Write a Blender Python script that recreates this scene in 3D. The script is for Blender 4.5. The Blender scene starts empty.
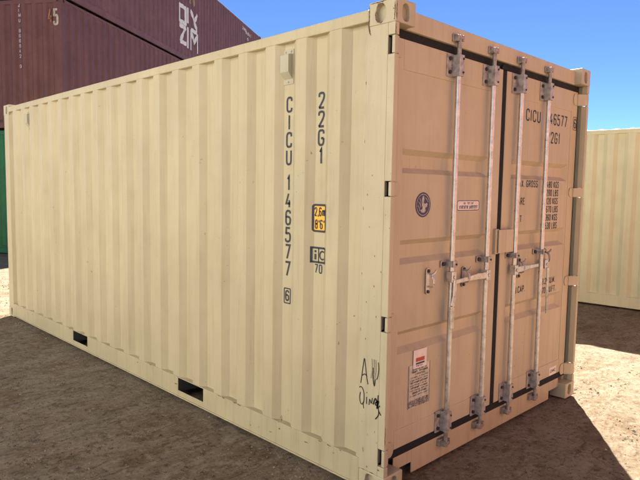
import bpy, bmesh, math, random
from mathutils import Vector, Matrix, noise
R = math.radians
random.seed(7)
S = bpy.context.scene

# ---------------------------------------------------------------- camera
cam = bpy.data.cameras.new('camera'); co = bpy.data.objects.new('camera', cam)
S.collection.objects.link(co); S.camera = co
CY, CP, CR = 2.36401, -0.085491, 0.016461
fw = Vector((math.cos(CY)*math.cos(CP), math.sin(CY)*math.cos(CP), math.sin(CP)))
rt0 = Vector((math.sin(CY), -math.cos(CY), 0)); up0 = rt0.cross(fw)
rt = rt0*math.cos(CR) + up0*math.sin(CR); up = up0*math.cos(CR) - rt0*math.sin(CR)
M3 = Matrix((rt, up, -fw)).transposed().to_4x4()
co.matrix_world = Matrix.Translation((1.88313, -2.35464, 1.63602)) @ M3
cam.sensor_width = 36; cam.lens = 589.77*36/640; cam.clip_start = 0.05; cam.clip_end = 20000

# ---------------------------------------------------------------- sky, sun, exposure
SUN_AZ, SUN_EL = 125.0, 41.0           # direction towards the sun, degrees from +X
w = bpy.data.worlds.new('World'); S.world = w; w.use_nodes = True
nt = w.node_tree; bg = nt.nodes['Background']
sky = nt.nodes.new('ShaderNodeTexSky'); sky.sky_type = 'NISHITA'; sky.sun_disc = False
sky.sun_elevation = R(SUN_EL); sky.sun_rotation = R(90 - SUN_AZ)
sky.altitude = 2500; sky.air_density = 0.44; sky.dust_density = 0.0; sky.ozone_density = 7.5
nt.links.new(sky.outputs[0], bg.inputs[0]); bg.inputs[1].default_value = 0.05
sun = bpy.data.lights.new('sun', 'SUN'); sun.energy = 5.0; sun.angle = R(0.53); sun.color = (1.0, 0.92, 0.78)
so = bpy.data.objects.new('sun', sun); S.collection.objects.link(so)
sd = Vector((math.cos(R(SUN_AZ))*math.cos(R(SUN_EL)), math.sin(R(SUN_AZ))*math.cos(R(SUN_EL)), math.sin(R(SUN_EL))))
so.rotation_euler = sd.to_track_quat('Z', 'Y').to_euler(); so.location = sd*60
S.view_settings.view_transform = 'Standard'; S.view_settings.look = 'None'
S.view_settings.gamma = 1.0; S.view_settings.use_curve_mapping = False
S.view_settings.exposure = 2.4
S.cycles.max_bounces = 10; S.cycles.diffuse_bounces = 6

# ---------------------------------------------------------------- node material helpers
def new_mat(name):
    m = bpy.data.materials.new(name); m.use_nodes = True
    return m, m.node_tree, m.node_tree.nodes['Principled BSDF']
def N(nt, kind, **kw):
    n = nt.nodes.new(kind)
    for k, v in kw.items(): setattr(n, k, v)
    return n
def coords(nt, scale=(1, 1, 1), kind='Object'):
    tc = N(nt, 'ShaderNodeTexCoord'); mp = N(nt, 'ShaderNodeMapping')
    mp.inputs['Scale'].default_value = scale
    nt.links.new(tc.outputs[kind], mp.inputs[0]); return mp.outputs[0]
def tex(nt, vec, scale, detail=4, rough=0.55, dist=0.0):
    n = N(nt, 'ShaderNodeTexNoise'); n.inputs['Scale'].default_value = scale
    n.inputs['Detail'].default_value = detail; n.inputs['Roughness'].default_value = rough
    n.inputs['Distortion'].default_value = dist
    nt.links.new(vec, n.inputs['Vector']); return n.outputs['Fac']
def ramp(nt, fac, a, b, lo=0.0, hi=1.0):
    n = N(nt, 'ShaderNodeMapRange', clamp=True)
    for i, v in zip((1, 2, 3, 4), (a, b, lo, hi)): n.inputs[i].default_value = v
    nt.links.new(fac, n.inputs[0]); return n.outputs[0]
def mixc(nt, fac, a, b, mode='MIX'):
    n = N(nt, 'ShaderNodeMix', data_type='RGBA', blend_type=mode)
    if isinstance(fac, float): n.inputs[0].default_value = fac
    else: nt.links.new(fac, n.inputs[0])
    for i, v in ((6, a), (7, b)):
        if isinstance(v, tuple): n.inputs[i].default_value = v + (1,)
        else: nt.links.new(v, n.inputs[i])
    return n.outputs[2]
def mathn(nt, op, a, b):
    n = N(nt, 'ShaderNodeMath', operation=op)
    for i, v in ((0, a), (1, b)):
        if isinstance(v, (int, float)): n.inputs[i].default_value = v
        else: nt.links.new(v, n.inputs[i])
    return n.outputs[0]
def bump(nt, h, bs, strength=0.3, dist=0.005, prev=None):
    b = N(nt, 'ShaderNodeBump'); b.inputs['Strength'].default_value = strength
    b.inputs['Distance'].default_value = dist; nt.links.new(h, b.inputs['Height'])
    if prev: nt.links.new(prev, b.inputs['Normal'])
    nt.links.new(b.outputs[0], bs.inputs['Normal']); return b.outputs[0]
def shade(c, k): return tuple(min(1, x*k) for x in c)

def paint(name, col, rust=0.5, dirt=0.5, rough=0.5, fade=0.12, speck=0.5):
    m, nt, bs = new_mat(name)
    v = coords(nt); vs = coords(nt, (9, 9, 0.55))
    c = mixc(nt, ramp(nt, tex(nt, v, 1.7, 5), 0.35, 0.7, 0, 1), shade(col, 1-fade*.6), shade(col, 1+fade*.5))
    # vertical run-off streaks of grime
    st = ramp(nt, tex(nt, vs, 2.2, 6, .6), 0.50, 0.72, 0, 0.5*dirt)
    c = mixc(nt, st, c, shade((col[0]*.72, col[1]*.66, col[2]*.58), 1))
    # blotchy dust
    c = mixc(nt, ramp(nt, tex(nt, v, 5.5, 8, .65), 0.5, 0.8, 0, 0.3*dirt), c, (0.30, 0.22, 0.14))
    # fine scratches and rust specks
    sp = ramp(nt, tex(nt, v, 46, 3, .5), 0.70, 0.73, 0, 0.8*speck)
    patch = ramp(nt, tex(nt, v, 2.3, 3, .5), 0.46, 0.62, 0, 1)
    c = mixc(nt, mathn(nt, 'MULTIPLY', sp, patch), c, (0.09, 0.045, 0.025))
    sc = ramp(nt, tex(nt, coords(nt, (14, 14, 1.6)), 9, 5, .7, .4), 0.66, 0.72, 0, 0.35*dirt)
    c = mixc(nt, sc, c, shade(col, 1.25))
    c = mixc(nt, ramp(nt, tex(nt, coords(nt, (22, 22, .9)), 3, 4, .6), 0.60, 0.75, 0, 0.38*dirt), c, (col[0]*.6, col[1]*.52, col[2]*.44))
    rp = ramp(nt, tex(nt, v, 13, 8, .72, .6), 0.70-.02*rust, 0.76, 0, min(1, rust))
    c = mixc(nt, rp, c, (0.13, 0.055, 0.026))
    nt.links.new(c, bs.inputs['Base Color'])
    nt.links.new(ramp(nt, tex(nt, v, 7, 5), 0.3, 0.7, rough-.08, rough+.14), bs.inputs['Roughness'])
    b1 = bump(nt, tex(nt, coords(nt, (1, 1, .45)), 2.6, 3, .5), bs, 0.35, 0.012)
    bump(nt, tex(nt, v, 160, 3, .6), bs, 0.12, 0.0012, b1)
    return m
def flat_mat(name, col, rough=0.6, metallic=0.0, var=0.25, scale=30, bstr=0.15):
    m, nt, bs = new_mat(name); v = coords(nt)
    f = tex(nt, v, scale, 5, .6)
    c = mixc(nt, ramp(nt, f, .3, .72), shade(col, 1-var), shade(col, 1+var*.6))
    nt.links.new(c, bs.inputs['Base Color']); bs.inputs['Metallic'].default_value = metallic
    nt.links.new(ramp(nt, f, .3, .7, max(.05, rough-.1), min(1, rough+.12)), bs.inputs['Roughness'])
    bump(nt, tex(nt, v, scale*4, 3), bs, bstr, 0.001)
    return m

def worn_ink(name, col, under):
    m, nt, bs = new_mat(name); v = coords(nt)
    c = mixc(nt, ramp(nt, tex(nt, v, 24, 6, .7), .35, .75), col, shade(col, 1.7))
    c = mixc(nt, ramp(nt, tex(nt, v, 85, 6, .75), .64, .70, 0, .7), c, under)
    nt.links.new(c, bs.inputs['Base Color']); bs.inputs['Roughness'].default_value = .6
    return m
CREAM = (0.458, 0.388, 0.254)
MAT = {
    'cream': paint('cream_paint', CREAM, rust=.4, dirt=.7, speck=.8),
    'cream_worn': paint('cream_paint_worn', (0.46, 0.40, 0.272), rust=.95, dirt=.8, speck=1),
    'cream_door': paint('cream_door_paint', (0.490, 0.425, 0.300), rust=.25, dirt=.75, speck=.5, rough=.6),
    'cream_rail': paint('cream_rail_paint', (0.44, 0.375, 0.24), rust=.6, dirt=1.1, speck=1),
    'cream_sill': paint('cream_sill_paint', (0.47, 0.38, 0.25), rust=.7, dirt=1.1, speck=1),
    'cream_far': paint('cream_paint_aged', (0.63, 0.625, 0.435), rust=.15, dirt=.55),
    'vent': paint('ventilator_grey_green', (0.40, 0.37, 0.275), rust=.2, dirt=.5),
    'maroon': paint('maroon_paint', (0.135, 0.049, 0.042), rust=.6, dirt=.5, fade=.3, rough=.6),
    'maroon2': paint('maroon_paint_faded', (0.152, 0.060, 0.056), rust=.45, dirt=.5, fade=.3, rough=.6),
    'rust_red': paint('rust_red_paint', (0.455, 0.220, 0.145), rust=.2, dirt=.3),
    'pale': paint('pale_grey_paint', (0.62, 0.64, 0.60), rust=.2, dirt=.2),
    'green': paint('green_paint', (0.010, 0.125, 0.040), rust=.4, dirt=.2, fade=.3),
    'rust': flat_mat('rust_patches', (0.15, 0.072, 0.040), .9, 0, .5, 50),
    'rubber': flat_mat('black_rubber', (0.007, 0.007, 0.008), .9),
    'steel': flat_mat('galvanised_steel', (0.60, 0.58, 0.55), .32, .75, .3, 22, .2),
    'steel_dark': flat_mat('weathered_steel', (0.34, 0.30, 0.27), .5, .45, .5, 40, .4),
    'bracket': flat_mat('bracket_steel', (0.44, 0.41, 0.385), .48, .45, .5, 34, .35),
    'bolt': flat_mat('dark_bolt_steel', (0.06, 0.05, 0.05), .55, .5, .4, 60),
    'ink': worn_ink('black_lettering', (0.018, 0.020, 0.032), (0.36, 0.31, 0.21)),
    'marker': flat_mat('black_marker', (0.012, 0.012, 0.014), .5),
    'marker_thin': flat_mat('faded_marker', (0.30, 0.25, 0.18), .6, 0, .5, 90),
    'yellow': flat_mat('yellow_sticker', (0.86, 0.42, 0.025), .4, 0, .12),
    'white': flat_mat('white_print', (0.72, 0.70, 0.68), .5, 0, .25, 18),
    'grey_print': flat_mat('grey_print', (0.40, 0.38, 0.38), .6, 0, .4, 18),
    'gold': flat_mat('gold_print', (0.42, 0.30, 0.06), .5),
    'cream_print': flat_mat('cream_print', (0.50, 0.41, 0.30), .6, 0, .5, 14),
    'rusty_print': flat_mat('rusty_print', (0.32, 0.13, 0.05), .7, 0, .4, 14),
    'navy': flat_mat('navy_print', (0.022, 0.018, 0.07), .4),
    'red': flat_mat('red_print', (0.45, 0.06, 0.04), .5),
    'emblem_pale': flat_mat('emblem_pale_print', (0.46, 0.42, 0.40), .5, 0, .5, 60),
    'pink_white': flat_mat('white_paper_sticker', (0.74, 0.66, 0.62), .5, 0, .1),
    'plate': flat_mat('aluminium_plate', (0.55, 0.52, 0.44), .5, .15, .3, 26),
    'plate_dark': flat_mat('engraved_dark', (0.07, 0.066, 0.06), .6),
    'wood': flat_mat('underfloor_dark', (0.05, 0.045, 0.04), .8),
}

# ---------------------------------------------------------------- mesh helpers
class MB:
    def __init__(s): s.v = []; s.f = []
    def add(s, vs, fs):
        o = len(s.v); s.v += [tuple(p) for p in vs]; s.f += [tuple(i+o for i in f) for f in fs]; return s
    def box(s, x0, x1, y0, y1, z0, z1):
        v = [(x, y, z) for z in (z0, z1) for y in (y0, y1) for x in (x0, x1)]
        return s.add(v, [(0,2,3,1), (4,5,7,6), (0,1,5,4), (2,6,7,3), (0,4,6,2), (1,3,7,5)])
    def prism(s, pts, axis, a, b):
        """closed polygon pts (2D) extruded along axis from a to b"""
        n = len(pts)
        def P(p, t): return {'x': (t, p[0], p[1]), 'y': (p[0], t, p[1]), 'z': (p[0], p[1], t)}[axis]
        v = [P(p, a) for p in pts] + [P(p, b) for p in pts]
        f = [(i, (i+1) % n, (i+1) % n + n, i+n) for i in range(n)] + [tuple(range(n-1, -1, -1)), tuple(range(n, 2*n))]
        return s.add(v, f)
    def cyl(s, p, q, r, n=14, r2=None):
        p, q = Vector(p), Vector(q); d = (q-p).normalized(); r2 = r if r2 is None else r2
        a = d.orthogonal().normalized(); b = d.cross(a)
        v = [p + (a*math.cos(t)+b*math.sin(t))*r for t in [2*math.pi*i/n for i in range(n)]]
        v += [q + (a*math.cos(t)+b*math.sin(t))*r2 for t in [2*math.pi*i/n for i in range(n)]]
        return s.add(v, [(i, (i+1) % n, (i+1) % n+n, i+n) for i in range(n)] + [tuple(range(n-1, -1, -1)), tuple(range(n, 2*n))])
    def tube(s, pts, r, n=10):
        """round bar along a path"""
        pts = [Vector(p) for p in pts]; rings = []
        for i, p in enumerate(pts):
            d = (pts[min(i+1, len(pts)-1)] - pts[max(i-1, 0)]).normalized()
            a = d.cross(Vector((.3, .2, .93))).normalized(); b = d.cross(a)
            rr = r[i] if isinstance(r, (list, tuple)) else r
            rings += [p + (a*math.cos(2*math.pi*k/n)+b*math.sin(2*math.pi*k/n))*rr for k in range(n)]
        f = []
        for i in range(len(pts)-1):
            for k in range(n): f.append((i*n+k, i*n+(k+1) % n, (i+1)*n+(k+1) % n, (i+1)*n+k))
        m = (len(pts)-1)*n
        return s.add(rings, f + [tuple(range(n-1, -1, -1)), tuple(range(m, m+n))])
    def mesh(s, name, smooth=False):
        me = bpy.data.meshes.new(name); me.from_pydata(s.v, [], s.f)
        bm = bmesh.new(); bm.from_mesh(me); bmesh.ops.recalc_face_normals(bm, faces=bm.faces); bm.to_mesh(me); bm.free()
        if smooth:
            for p in me.polygons: p.use_smooth = True
        return me
    def build(s, name, mat, parent=None, bevel=0, smooth=False, seg=2):
        o = bpy.data.objects.new(name, s.mesh(name, smooth)); S.collection.objects.link(o)
        o.data.materials.append(MAT[mat] if isinstance(mat, str) else mat)
        if parent: o.parent = parent
        if bevel:
            b = o.modifiers.new('bevel', 'BEVEL'); b.width = bevel; b.segments = seg; b.limit_method = 'ANGLE'; b.angle_limit = R(35)
        if smooth and not bevel: smooth_by_angle(o.data)
        return o
def smooth_by_angle(me, ang=40):
    me.set_sharp_from_angle(angle=R(ang))
def thing(name, label, cat, loc=(0, 0, 0), rz=0, group=None):
    o = bpy.data.objects.new(name, None); S.collection.objects.link(o)
    o.empty_display_size = .3; o.location = loc; o.rotation_euler = (0, 0, rz)
    o['label'] = label; o['category'] = cat
    if group: o['group'] = group
    return o
def lab(o, t): o['label'] = t; return o

# ---------------------------------------------------------------- stroke lettering
def arc(cx, cy, rx, ry, a0, a1, n=8):
    return [(cx+rx*math.cos(R(a0+(a1-a0)*i/n)), cy+ry*math.sin(R(a0+(a1-a0)*i/n))) for i in range(n+1)]
G = {  # strokes in a unit box; first item: relative width, then polylines; 'r' prefix rounds the corners
 'C': (1, [('r', [(1,.74),(1,1),(0,1),(0,0),(1,0),(1,.26)])]),
 'I': (.25, [('s', [(.5,0),(.5,1)])]),
 'U': (1, [('r', [(0,1),(0,0),(1,0),(1,1)])]),
 '1': (.55, [('s', [(.1,.78),(.75,1),(.75,0)])]),
 '2': (1, [('r', [(0,.74),(0,1),(1,1),(1,.62),(.0,.0)]), ('s', [(0,0),(1,0)])]),
 '3': (1, [('r', [(0,1),(1,1),(1,.53),(.4,.53)]), ('r', [(.4,.53),(1,.53),(1,0),(0,0),(0,.2)])]),
 '4': (1, [('s', [(.95,.28),(.0,.28),(.55,1)]), ('s', [(.72,.52),(.72,0)])]),
 '5': (1, [('s', [(.95,1),(.1,1),(.05,.55)]), ('r', [(.05,.55),(.3,.62),(1,.62),(1,0),(0,0),(0,.22)])]),
 '6': (1, [('r', [(.95,.8),(.95,1),(0,1),(0,0),(1,0),(1,.56),(0,.56)])]),
 '7': (1, [('s', [(0,1),(1,1),(.35,0)])]),
 '8': (1, [('r', [(.5,.53),(0.04,.53),(0.04,1),(.96,1),(.96,.53),(.5,.53)]), ('r', [(.5,.53),(0,.53),(0,0),(1,0),(1,.53),(.5,.53)])]),
 '9': (1, [('r', [(.05,.2),(.05,0),(1,0),(1,1),(0,1),(0,.44),(1,.44)])]),
 '0': (1, [('r', [(.5,1),(0,1),(0,0),(1,0),(1,1),(.5,1)])]),
 'G': (1, [('r', [(1,.76),(1,1),(0,1),(0,0),(1,0),(1,.46)]), ('s', [(1,.46),(.52,.46)])]),
 'M': (1.15, [('s', [(0,0),(0,1),(.5,.25),(1,1),(1,0)])]),
 'A': (1, [('s', [(0,0),(.5,1),(1,0)]), ('s', [(.18,.3),(.82,.3)])]),
 'X': (1, [('s', [(0,0),(1,1)]), ('s', [(0,1),(1,0)])]),
 'R': (1, [('r', [(0,.5),(1,.5),(1,1),(0,1)]), ('s', [(0,1),(0,0)]), ('s', [(.5,.5),(1,0)])]),
 'O': (1, [('r', [(.5,1),(0,1),(0,0),(1,0),(1,1),(.5,1)])]),
 'S': (1, [('r', [(1,.78),(1,1),(0,1),(0,.53),(1,.53),(1,0),(0,0),(0,.22)])]),
 'T': (1, [('s', [(0,1),(1,1)]), ('s', [(.5,1),(.5,0)])]),
 'E': (.9, [('s', [(1,1),(0,1),(0,0),(1,0)]), ('s', [(0,.53),(.8,.53)])]),
 'N': (1, [('s', [(0,0),(0,1),(1,0),(1,1)])]),
 'K': (1, [('s', [(0,0),(0,1)]), ('s', [(1,1),(.05,.42)]), ('s', [(.32,.58),(1,0)])]),
 'L': (.9, [('s', [(0,1),(0,0),(1,0)])]),
 'B': (1, [('r', [(0,.53),(.94,.53),(.94,1),(0,1)]), ('r', [(0,.53),(1,.53),(1,0),(0,0)]), ('s', [(0,0),(0,1)])]),
 'P': (1, [('r', [(0,.47),(1,.47),(1,1),(0,1)]), ('s', [(0,1),(0,0)])]),
 'F': (.9, [('s', [(1,1),(0,1),(0,0)]), ('s', [(0,.53),(.8,.53)])]),
 'Z': (1, [('s', [(0,1),(1,1),(0,0),(1,0)])]),
 'm': (1.25, [('s', [(0,0),(0,.68)]), ('r', [(0,.5),(0,.68),(.5,.68),(.5,0)]), ('r', [(.5,.5),(.5,.68),(1,.68),(1,0)])]),
 '.': (.2, [('s', [(.5,0),(.5,.13)])]),
 ',': (.22, [('s', [(.65,.13),(.2,-.14)])]),
 "'": (.25, [('s', [(.5,1),(.5,.72)])]),
 '"': (.5, [('s', [(.15,1),(.15,.72)]), ('s', [(.85,1),(.85,.72)])]),
}
def rounded(pts, r, asp):
    out = [pts[0]]; closed = pts[0] == pts[-1]
    for i in range(1, len(pts)-1):
        P = Vector(pts[i]); A = Vector(pts[i-1]); B = Vector(pts[i+1])
        da, db = (A-P), (B-P); ra = min(r, da.length*.5); rb = min(r, db.length*.5)
        p0 = P+da.normalized()*ra; p2 = P+db.normalized()*rb
        for k in range(5):
            t = k/4; q = p0*(1-t)**2 + P*2*t*(1-t) + p2*t*t; out.append((q.x, q.y))
    return out + [pts[-1]]
def ribbon(pts, wid, sub=0.02):
    """2D polyline to a list of quads' 2D points with mitred joints"""
    P = [Vector(p) for p in pts]; Q = [P[0]]
    for a, b in zip(P, P[1:]):
        L = (b-a).length
        if L < 1e-7: continue
        n = max(1, int(math.ceil(L/sub)))
        for k in range(1, n+1): Q.append(a.lerp(b, k/n))
    L, Rr = [], []
    for i, p in enumerate(Q):
        d1 = (Q[i]-Q[i-1]).normalized() if i else (Q[1]-Q[0]).normalized()
        d2 = (Q[i+1]-Q[i]).normalized() if i < len(Q)-1 else d1
        n1 = Vector((-d1.y, d1.x)); n2 = Vector((-d2.y, d2.x)); m = (n1+n2)
        if m.length < 1e-4: m = n1
        m.normalize(); k = min(2.2, 1/max(.3, m.dot(n1)))
        L.append(p+m*wid*.5*k); Rr.append(p-m*wid*.5*k)
    v = []; f = []
    for a, b in zip(L, Rr): v += [a, b]
    for i in range(len(Q)-1): f.append((2*i, 2*i+1, 2*i+3, 2*i+2))
    return v, f
def glyph_into(mb, ch, x, y, wd, ht, stroke, to3d, sub=0.02):
    """glyph box lower-left at x,y; width wd (for relative width 1)"""
    if ch not in G: return wd*.5
    rw, strokes = G[ch]; gw = wd*rw
    for kind, pts in strokes:
        q = [(x+stroke/2+p[0]*max(1e-4, gw-stroke), y+stroke/2+p[1]*(ht-stroke)) for p in pts]
        if kind == 'r': q = rounded(q, min(wd, ht)*.42, 1)
        v, f = ribbon(q, stroke, sub)
        mb.add([to3d(p.x, p.y) for p in v], f)
    return gw
def text_into(mb, txt, x, y, wd, ht, stroke, to3d, gap=None, space=None):
    gap = wd*.38 if gap is None else gap; space = wd*.8 if space is None else space
    for ch in txt:
        if ch == ' ': x += space; continue
        x += glyph_into(mb, ch, x, y, wd, ht, stroke, to3d) + gap
    return x
def rect2d(mb, x0, x1, y0, y1, to3d, n=1, m=1):
    v = [to3d(x0+(x1-x0)*i/n, y0+(y1-y0)*j/m) for j in range(m+1) for i in range(n+1)]
    mb.add(v, [(j*(n+1)+i, j*(n+1)+i+1, (j+1)*(n+1)+i+1, (j+1)*(n+1)+i) for j in range(m) for i in range(n)])
def poly2d(mb, pts, to3d): mb.add([to3d(*p) for p in pts], [tuple(range(len(pts)))])

# ---------------------------------------------------------------- container kit
W = 2.438
DEPTH = 0.038; PITCH = 0.2775; Y0 = 0.004
def make_profile(x_lo, x_hi, first):
    """corrugation of a side wall: list of (x, depth) from x_hi down to x_lo; recess left edges at first - k*PITCH"""
    pts = [(x_lo, 0.0)]
    k = int(math.ceil((first-x_lo)/PITCH))
    while k >= -1:
        a = first - k*PITCH
        for dx, d in ((0, 0), (.048, DEPTH), (.132, DEPTH), (.188, 0)):
            if x_lo + .005 < a+dx < x_hi - .005: pts.append((a+dx, d))
        k -= 1
    pts.append((x_hi, pts[-1][1])); return pts
def prof_depth(prof, x):
    for (a, d0), (b, d1) in zip(prof, prof[1:]):
        if a <= x <= b: return d0+(d1-d0)*(x-a)/(b-a)
    return 0.0
def wall_mesh(prof, z0, z1, tof):
    """sheet with 3 mm thickness; tof(x, depth, z) places it"""
    mb = MB(); n = len(prof)
    v = [tof(x, d, z) for z in (z0, z1) for x, d in prof] + [tof(x, d+.003, z) for z in (z0, z1) for x, d in prof]
    f = []
    for i in range(n-1):
        f += [(i, i+1, n+i+1, n+i), (2*n+i, 3*n+i, 3*n+i+1, 2*n+i+1), (i, 2*n+i, 2*n+i+1, i+1), (n+i, n+i+1, 3*n+i+1, 3*n+i)]
    f += [(0, n, 3*n, 2*n), (n-1, 3*n-1, 4*n-1, 2*n-1)]
    return mb.add(v, f)

def casting_mesh():
    """ISO-like corner block, outer corner at the origin, body towards -x, +y, +z; stadium holes on end, side and bottom faces"""
    LX, LY, LZ = .178, .162, .118
    bm = bmesh.new()
    def stad(w, h, n=7):
        r = min(w, h)/2; pts = []
        if w > h:
            cs = [(w/2-r, 0, -90), (-(w/2-r), 0, 90)]
        else:
            cs = [(0, h/2-r, 0), (0, -(h/2-r), 180)]
        for cx, cy, a in cs: pts += arc(cx, cy, r, r, a, a+180, n)
        return pts
    def holed(o, U, V, c, wd, ht, inward, du, dv):
        o = Vector(o); U = Vector(U); V = Vector(V); inward = Vector(inward)
        oc = [bm.verts.new(o+U*a+V*b) for a, b in ((0, 0), (du, 0), (du, dv), (0, dv))]
        hp = [(c[0]+a, c[1]+b) for a, b in stad(wd, ht)]
        h0 = [bm.verts.new(o+U*a+V*b) for a, b in hp]
        h1 = [bm.verts.new(o+U*a+V*b+inward*.03) for a, b in hp]
        es = []
        for L in (oc, h0):
            for i in range(len(L)): es.append(bm.edges.new((L[i], L[(i+1) % len(L)])))
        bmesh.ops.triangle_fill(bm, edges=es, use_beauty=True)
        for i in range(len(h0)): bm.faces.new((h0[i], h0[(i+1) % len(h0)], h1[(i+1) % len(h0)], h1[i]))
        bm.faces.new(h1)
    holed((0, 0, 0), (0, 1, 0), (0, 0, 1), (.083, .062), .062, .088, (-1, 0, 0), LY, LZ)        # end face
    holed((0, 0, 0), (-1, 0, 0), (0, 0, 1), (.100, .062), .062, .092, (0, 1, 0), LX, LZ)        # side face
    holed((0, 0, 0), (-1, 0, 0), (0, 1, 0), (.089, .081), .124, .064, (0, 0, 1), LX, LY)        # bottom face
    def quad(*ps): bm.faces.new([bm.verts.new(p) for p in ps])
    quad((0, 0, LZ), (-LX, 0, LZ), (-LX, LY, LZ), (0, LY, LZ))
    quad((-LX, 0, 0), (-LX, LY, 0), (-LX, LY, LZ), (-LX, 0, LZ))
    quad((0, LY, 0), (0, LY, LZ), (-LX, LY, LZ), (-LX, LY, 0))
    bmesh.ops.remove_doubles(bm, verts=bm.verts, dist=1e-5)
    bmesh.ops.recalc_face_normals(bm, faces=bm.faces)
    me = bpy.data.meshes.new('corner_casting'); bm.to_mesh(me); bm.free(); return me
CAST = casting_mesh()
CAST_BY_MAT = {}
def place_castings(root, L, H, mat, which=None):
    if mat not in CAST_BY_MAT:
        me = CAST.copy(); me.materials.append(MAT[mat]); CAST_BY_MAT[mat] = me
    out = []
    for ex in (0, 1):
        for sy in (0, 1):
            for tz in (0, 1):
                o = bpy.data.objects.new('corner_casting', CAST_BY_MAT[mat]); S.collection.objects.link(o)
                o.parent = root; o.location = (-L if ex else 0, W if sy else 0, H if tz else 0)
                o.scale = (-1 if ex else 1, -1 if sy else 1, -1 if tz else 1)
                b = o.modifiers.new('bevel', 'BEVEL'); b.width = .005; b.segments = 2; b.limit_method = 'ANGLE'; b.angle_limit = R(50)
                out.append(o)
    return out

def pockets(L):
    c = -L/2
    return [(-4.067, -3.721), (-2.052, -1.703)] if abs(L-6.058) < .01 else []
def bottom_rail(L, side, mat, root, prof_y=True):
    """channel with fork pocket openings; side 0 -> outer face at y=0"""
    mb = MB()
    def yy(y): return y if side == 0 else W-y
    def bx(x0, x1, y0, y1, z0, z1): mb.box(x0, x1, min(yy(y0), yy(y1)), max(yy(y0), yy(y1)), z0, z1)
    xs = [-L+.178]
    for a, b in pockets(L): xs += [a, b]
    xs.append(-.178)
    for i in range(0, len(xs), 2): bx(xs[i], xs[i+1], .0, .006, .027, .168)      # web
    bx(-L+.178, -.178, -.001, .048, .168, .174)                                   # top flange
    bx(-L+.178, -.178, -.006, .030, .017, .027)                                   # bottom lip
    for a, b in pockets(L): bx(a, b, .0, .006, .027, .068)                         # strap under the pocket
    return mb.build('bottom_rail', mat, root, bevel=.0015)

def roof_mesh(L, H, edge=.30):
    """stamped roof: shallow ridges across the width"""
    mb = MB(); x = -L+.16; prof = [(x, H-.034)]
    while x < -.40:
        prof += [(x+.06, H-.034), (x+.085, H-.012), (x+.125, H-.012), (x+.150, H-.034)]; x += .209
    prof.append((-.16, H-.034))
    n = len(prof); v = []; f = []; rows = ((.03, 0), (edge, 0), (edge+.05, 1), (W-edge-.05, 1), (W-edge, 0), (W-.03, 0))
    for lay in (0, .003):
        for y, k in rows: v += [(a, y, (z if k else H-.034)-lay) for a, z in prof]
    m = n*len(rows)
    for r in range(len(rows)-1):
        for i in range(n-1):
            q = (r*n+i, r*n+i+1, (r+1)*n+i+1, (r+1)*n+i); f += [q, tuple(m+j for j in q[::-1])]
    return mb.add(v, f)

def container_shell(root, L, H, mat, wmat=None, first=-.371, doors=False, cast_mat=None, roof_edge=.30, deep=1.0):
    wmat = wmat or mat
    prof = [(a, d*deep) for a, d in make_profile(-L+.165, -.205, first)]
    place_castings(root, L, H, cast_mat or mat)
    w0 = wall_mesh(prof, .172, H-.078, lambda x, d, z: (x, Y0+d, z)).build('side_wall', wmat, root)
    w1 = wall_mesh(prof, .172, H-.078, lambda x, d, z: (x, W-Y0-d, z)).build('side_wall', wmat, root)
    for s in (0, 1):
        bottom_rail(L, s, 'cream_rail' if mat == 'cream' else mat, root)
        y0, y1 = (.0, .06) if s == 0 else (W-.06, W)
        MB().box(-L+.177, -.177, y0, y1, H-.090, H-.030).build('top_rail', mat, root, bevel=.006)
    # front (blank) end: deep corrugation between two posts
    eprof = [(.13, 0)]; y = .13
    while y < W-.40:
        eprof += [(y+.07, 0), (y+.115, .04), (y+.21, .04), (y+.255, 0)]; y += .272
    eprof.append((W-.13, 0))
    ew = wall_mesh(eprof, .14, H-.11, lambda yy, d, z: (-L+.012+d, yy, z)).build('end_wall', wmat, root)
    for s in (0, 1):
        p = [(-L+.004, .003), (-L+.165, .003), (-L+.165, .012), (-L+.085, .040), (-L+.07, .131), (-L+.004, .131)]
        if s: p = [(a, W-b) for a, b in p]
        MB().prism(p, 'z', .117, H-.117).build('corner_post', mat, root, bevel=.004)
    MB().box(-L+.006, -L+.09, .161, W-.161, .02, .145).build('end_sill', mat, root, bevel=.004)
    MB().box(-L+.006, -L+.09, .161, W-.161, H-.112, H-.020).build('end_header', mat, root, bevel=.004)
    roof_mesh(L, H, roof_edge).build('roof', wmat, root)
    # floor and cross members
    fl = MB().box(-L+.05, -.07, .05, W-.05, .176, .20)
    for a, b in pockets(L):
        for x in (a-.006, b): fl.box(x, x+.006, .006, W-.006, .05, .168)
        fl.box(a, b, .02, W-.02, .160, .167)
    x = -L+.5
    while x < -.3:
        if not any(a-.1 < x < b+.1 for a, b in pockets(L)): fl.box(x, x+.045, .05, W-.05, .055, .172)
        x += .38
    fl.build('underfloor', 'wood', root)
    return prof, w0, w1, ew
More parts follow.
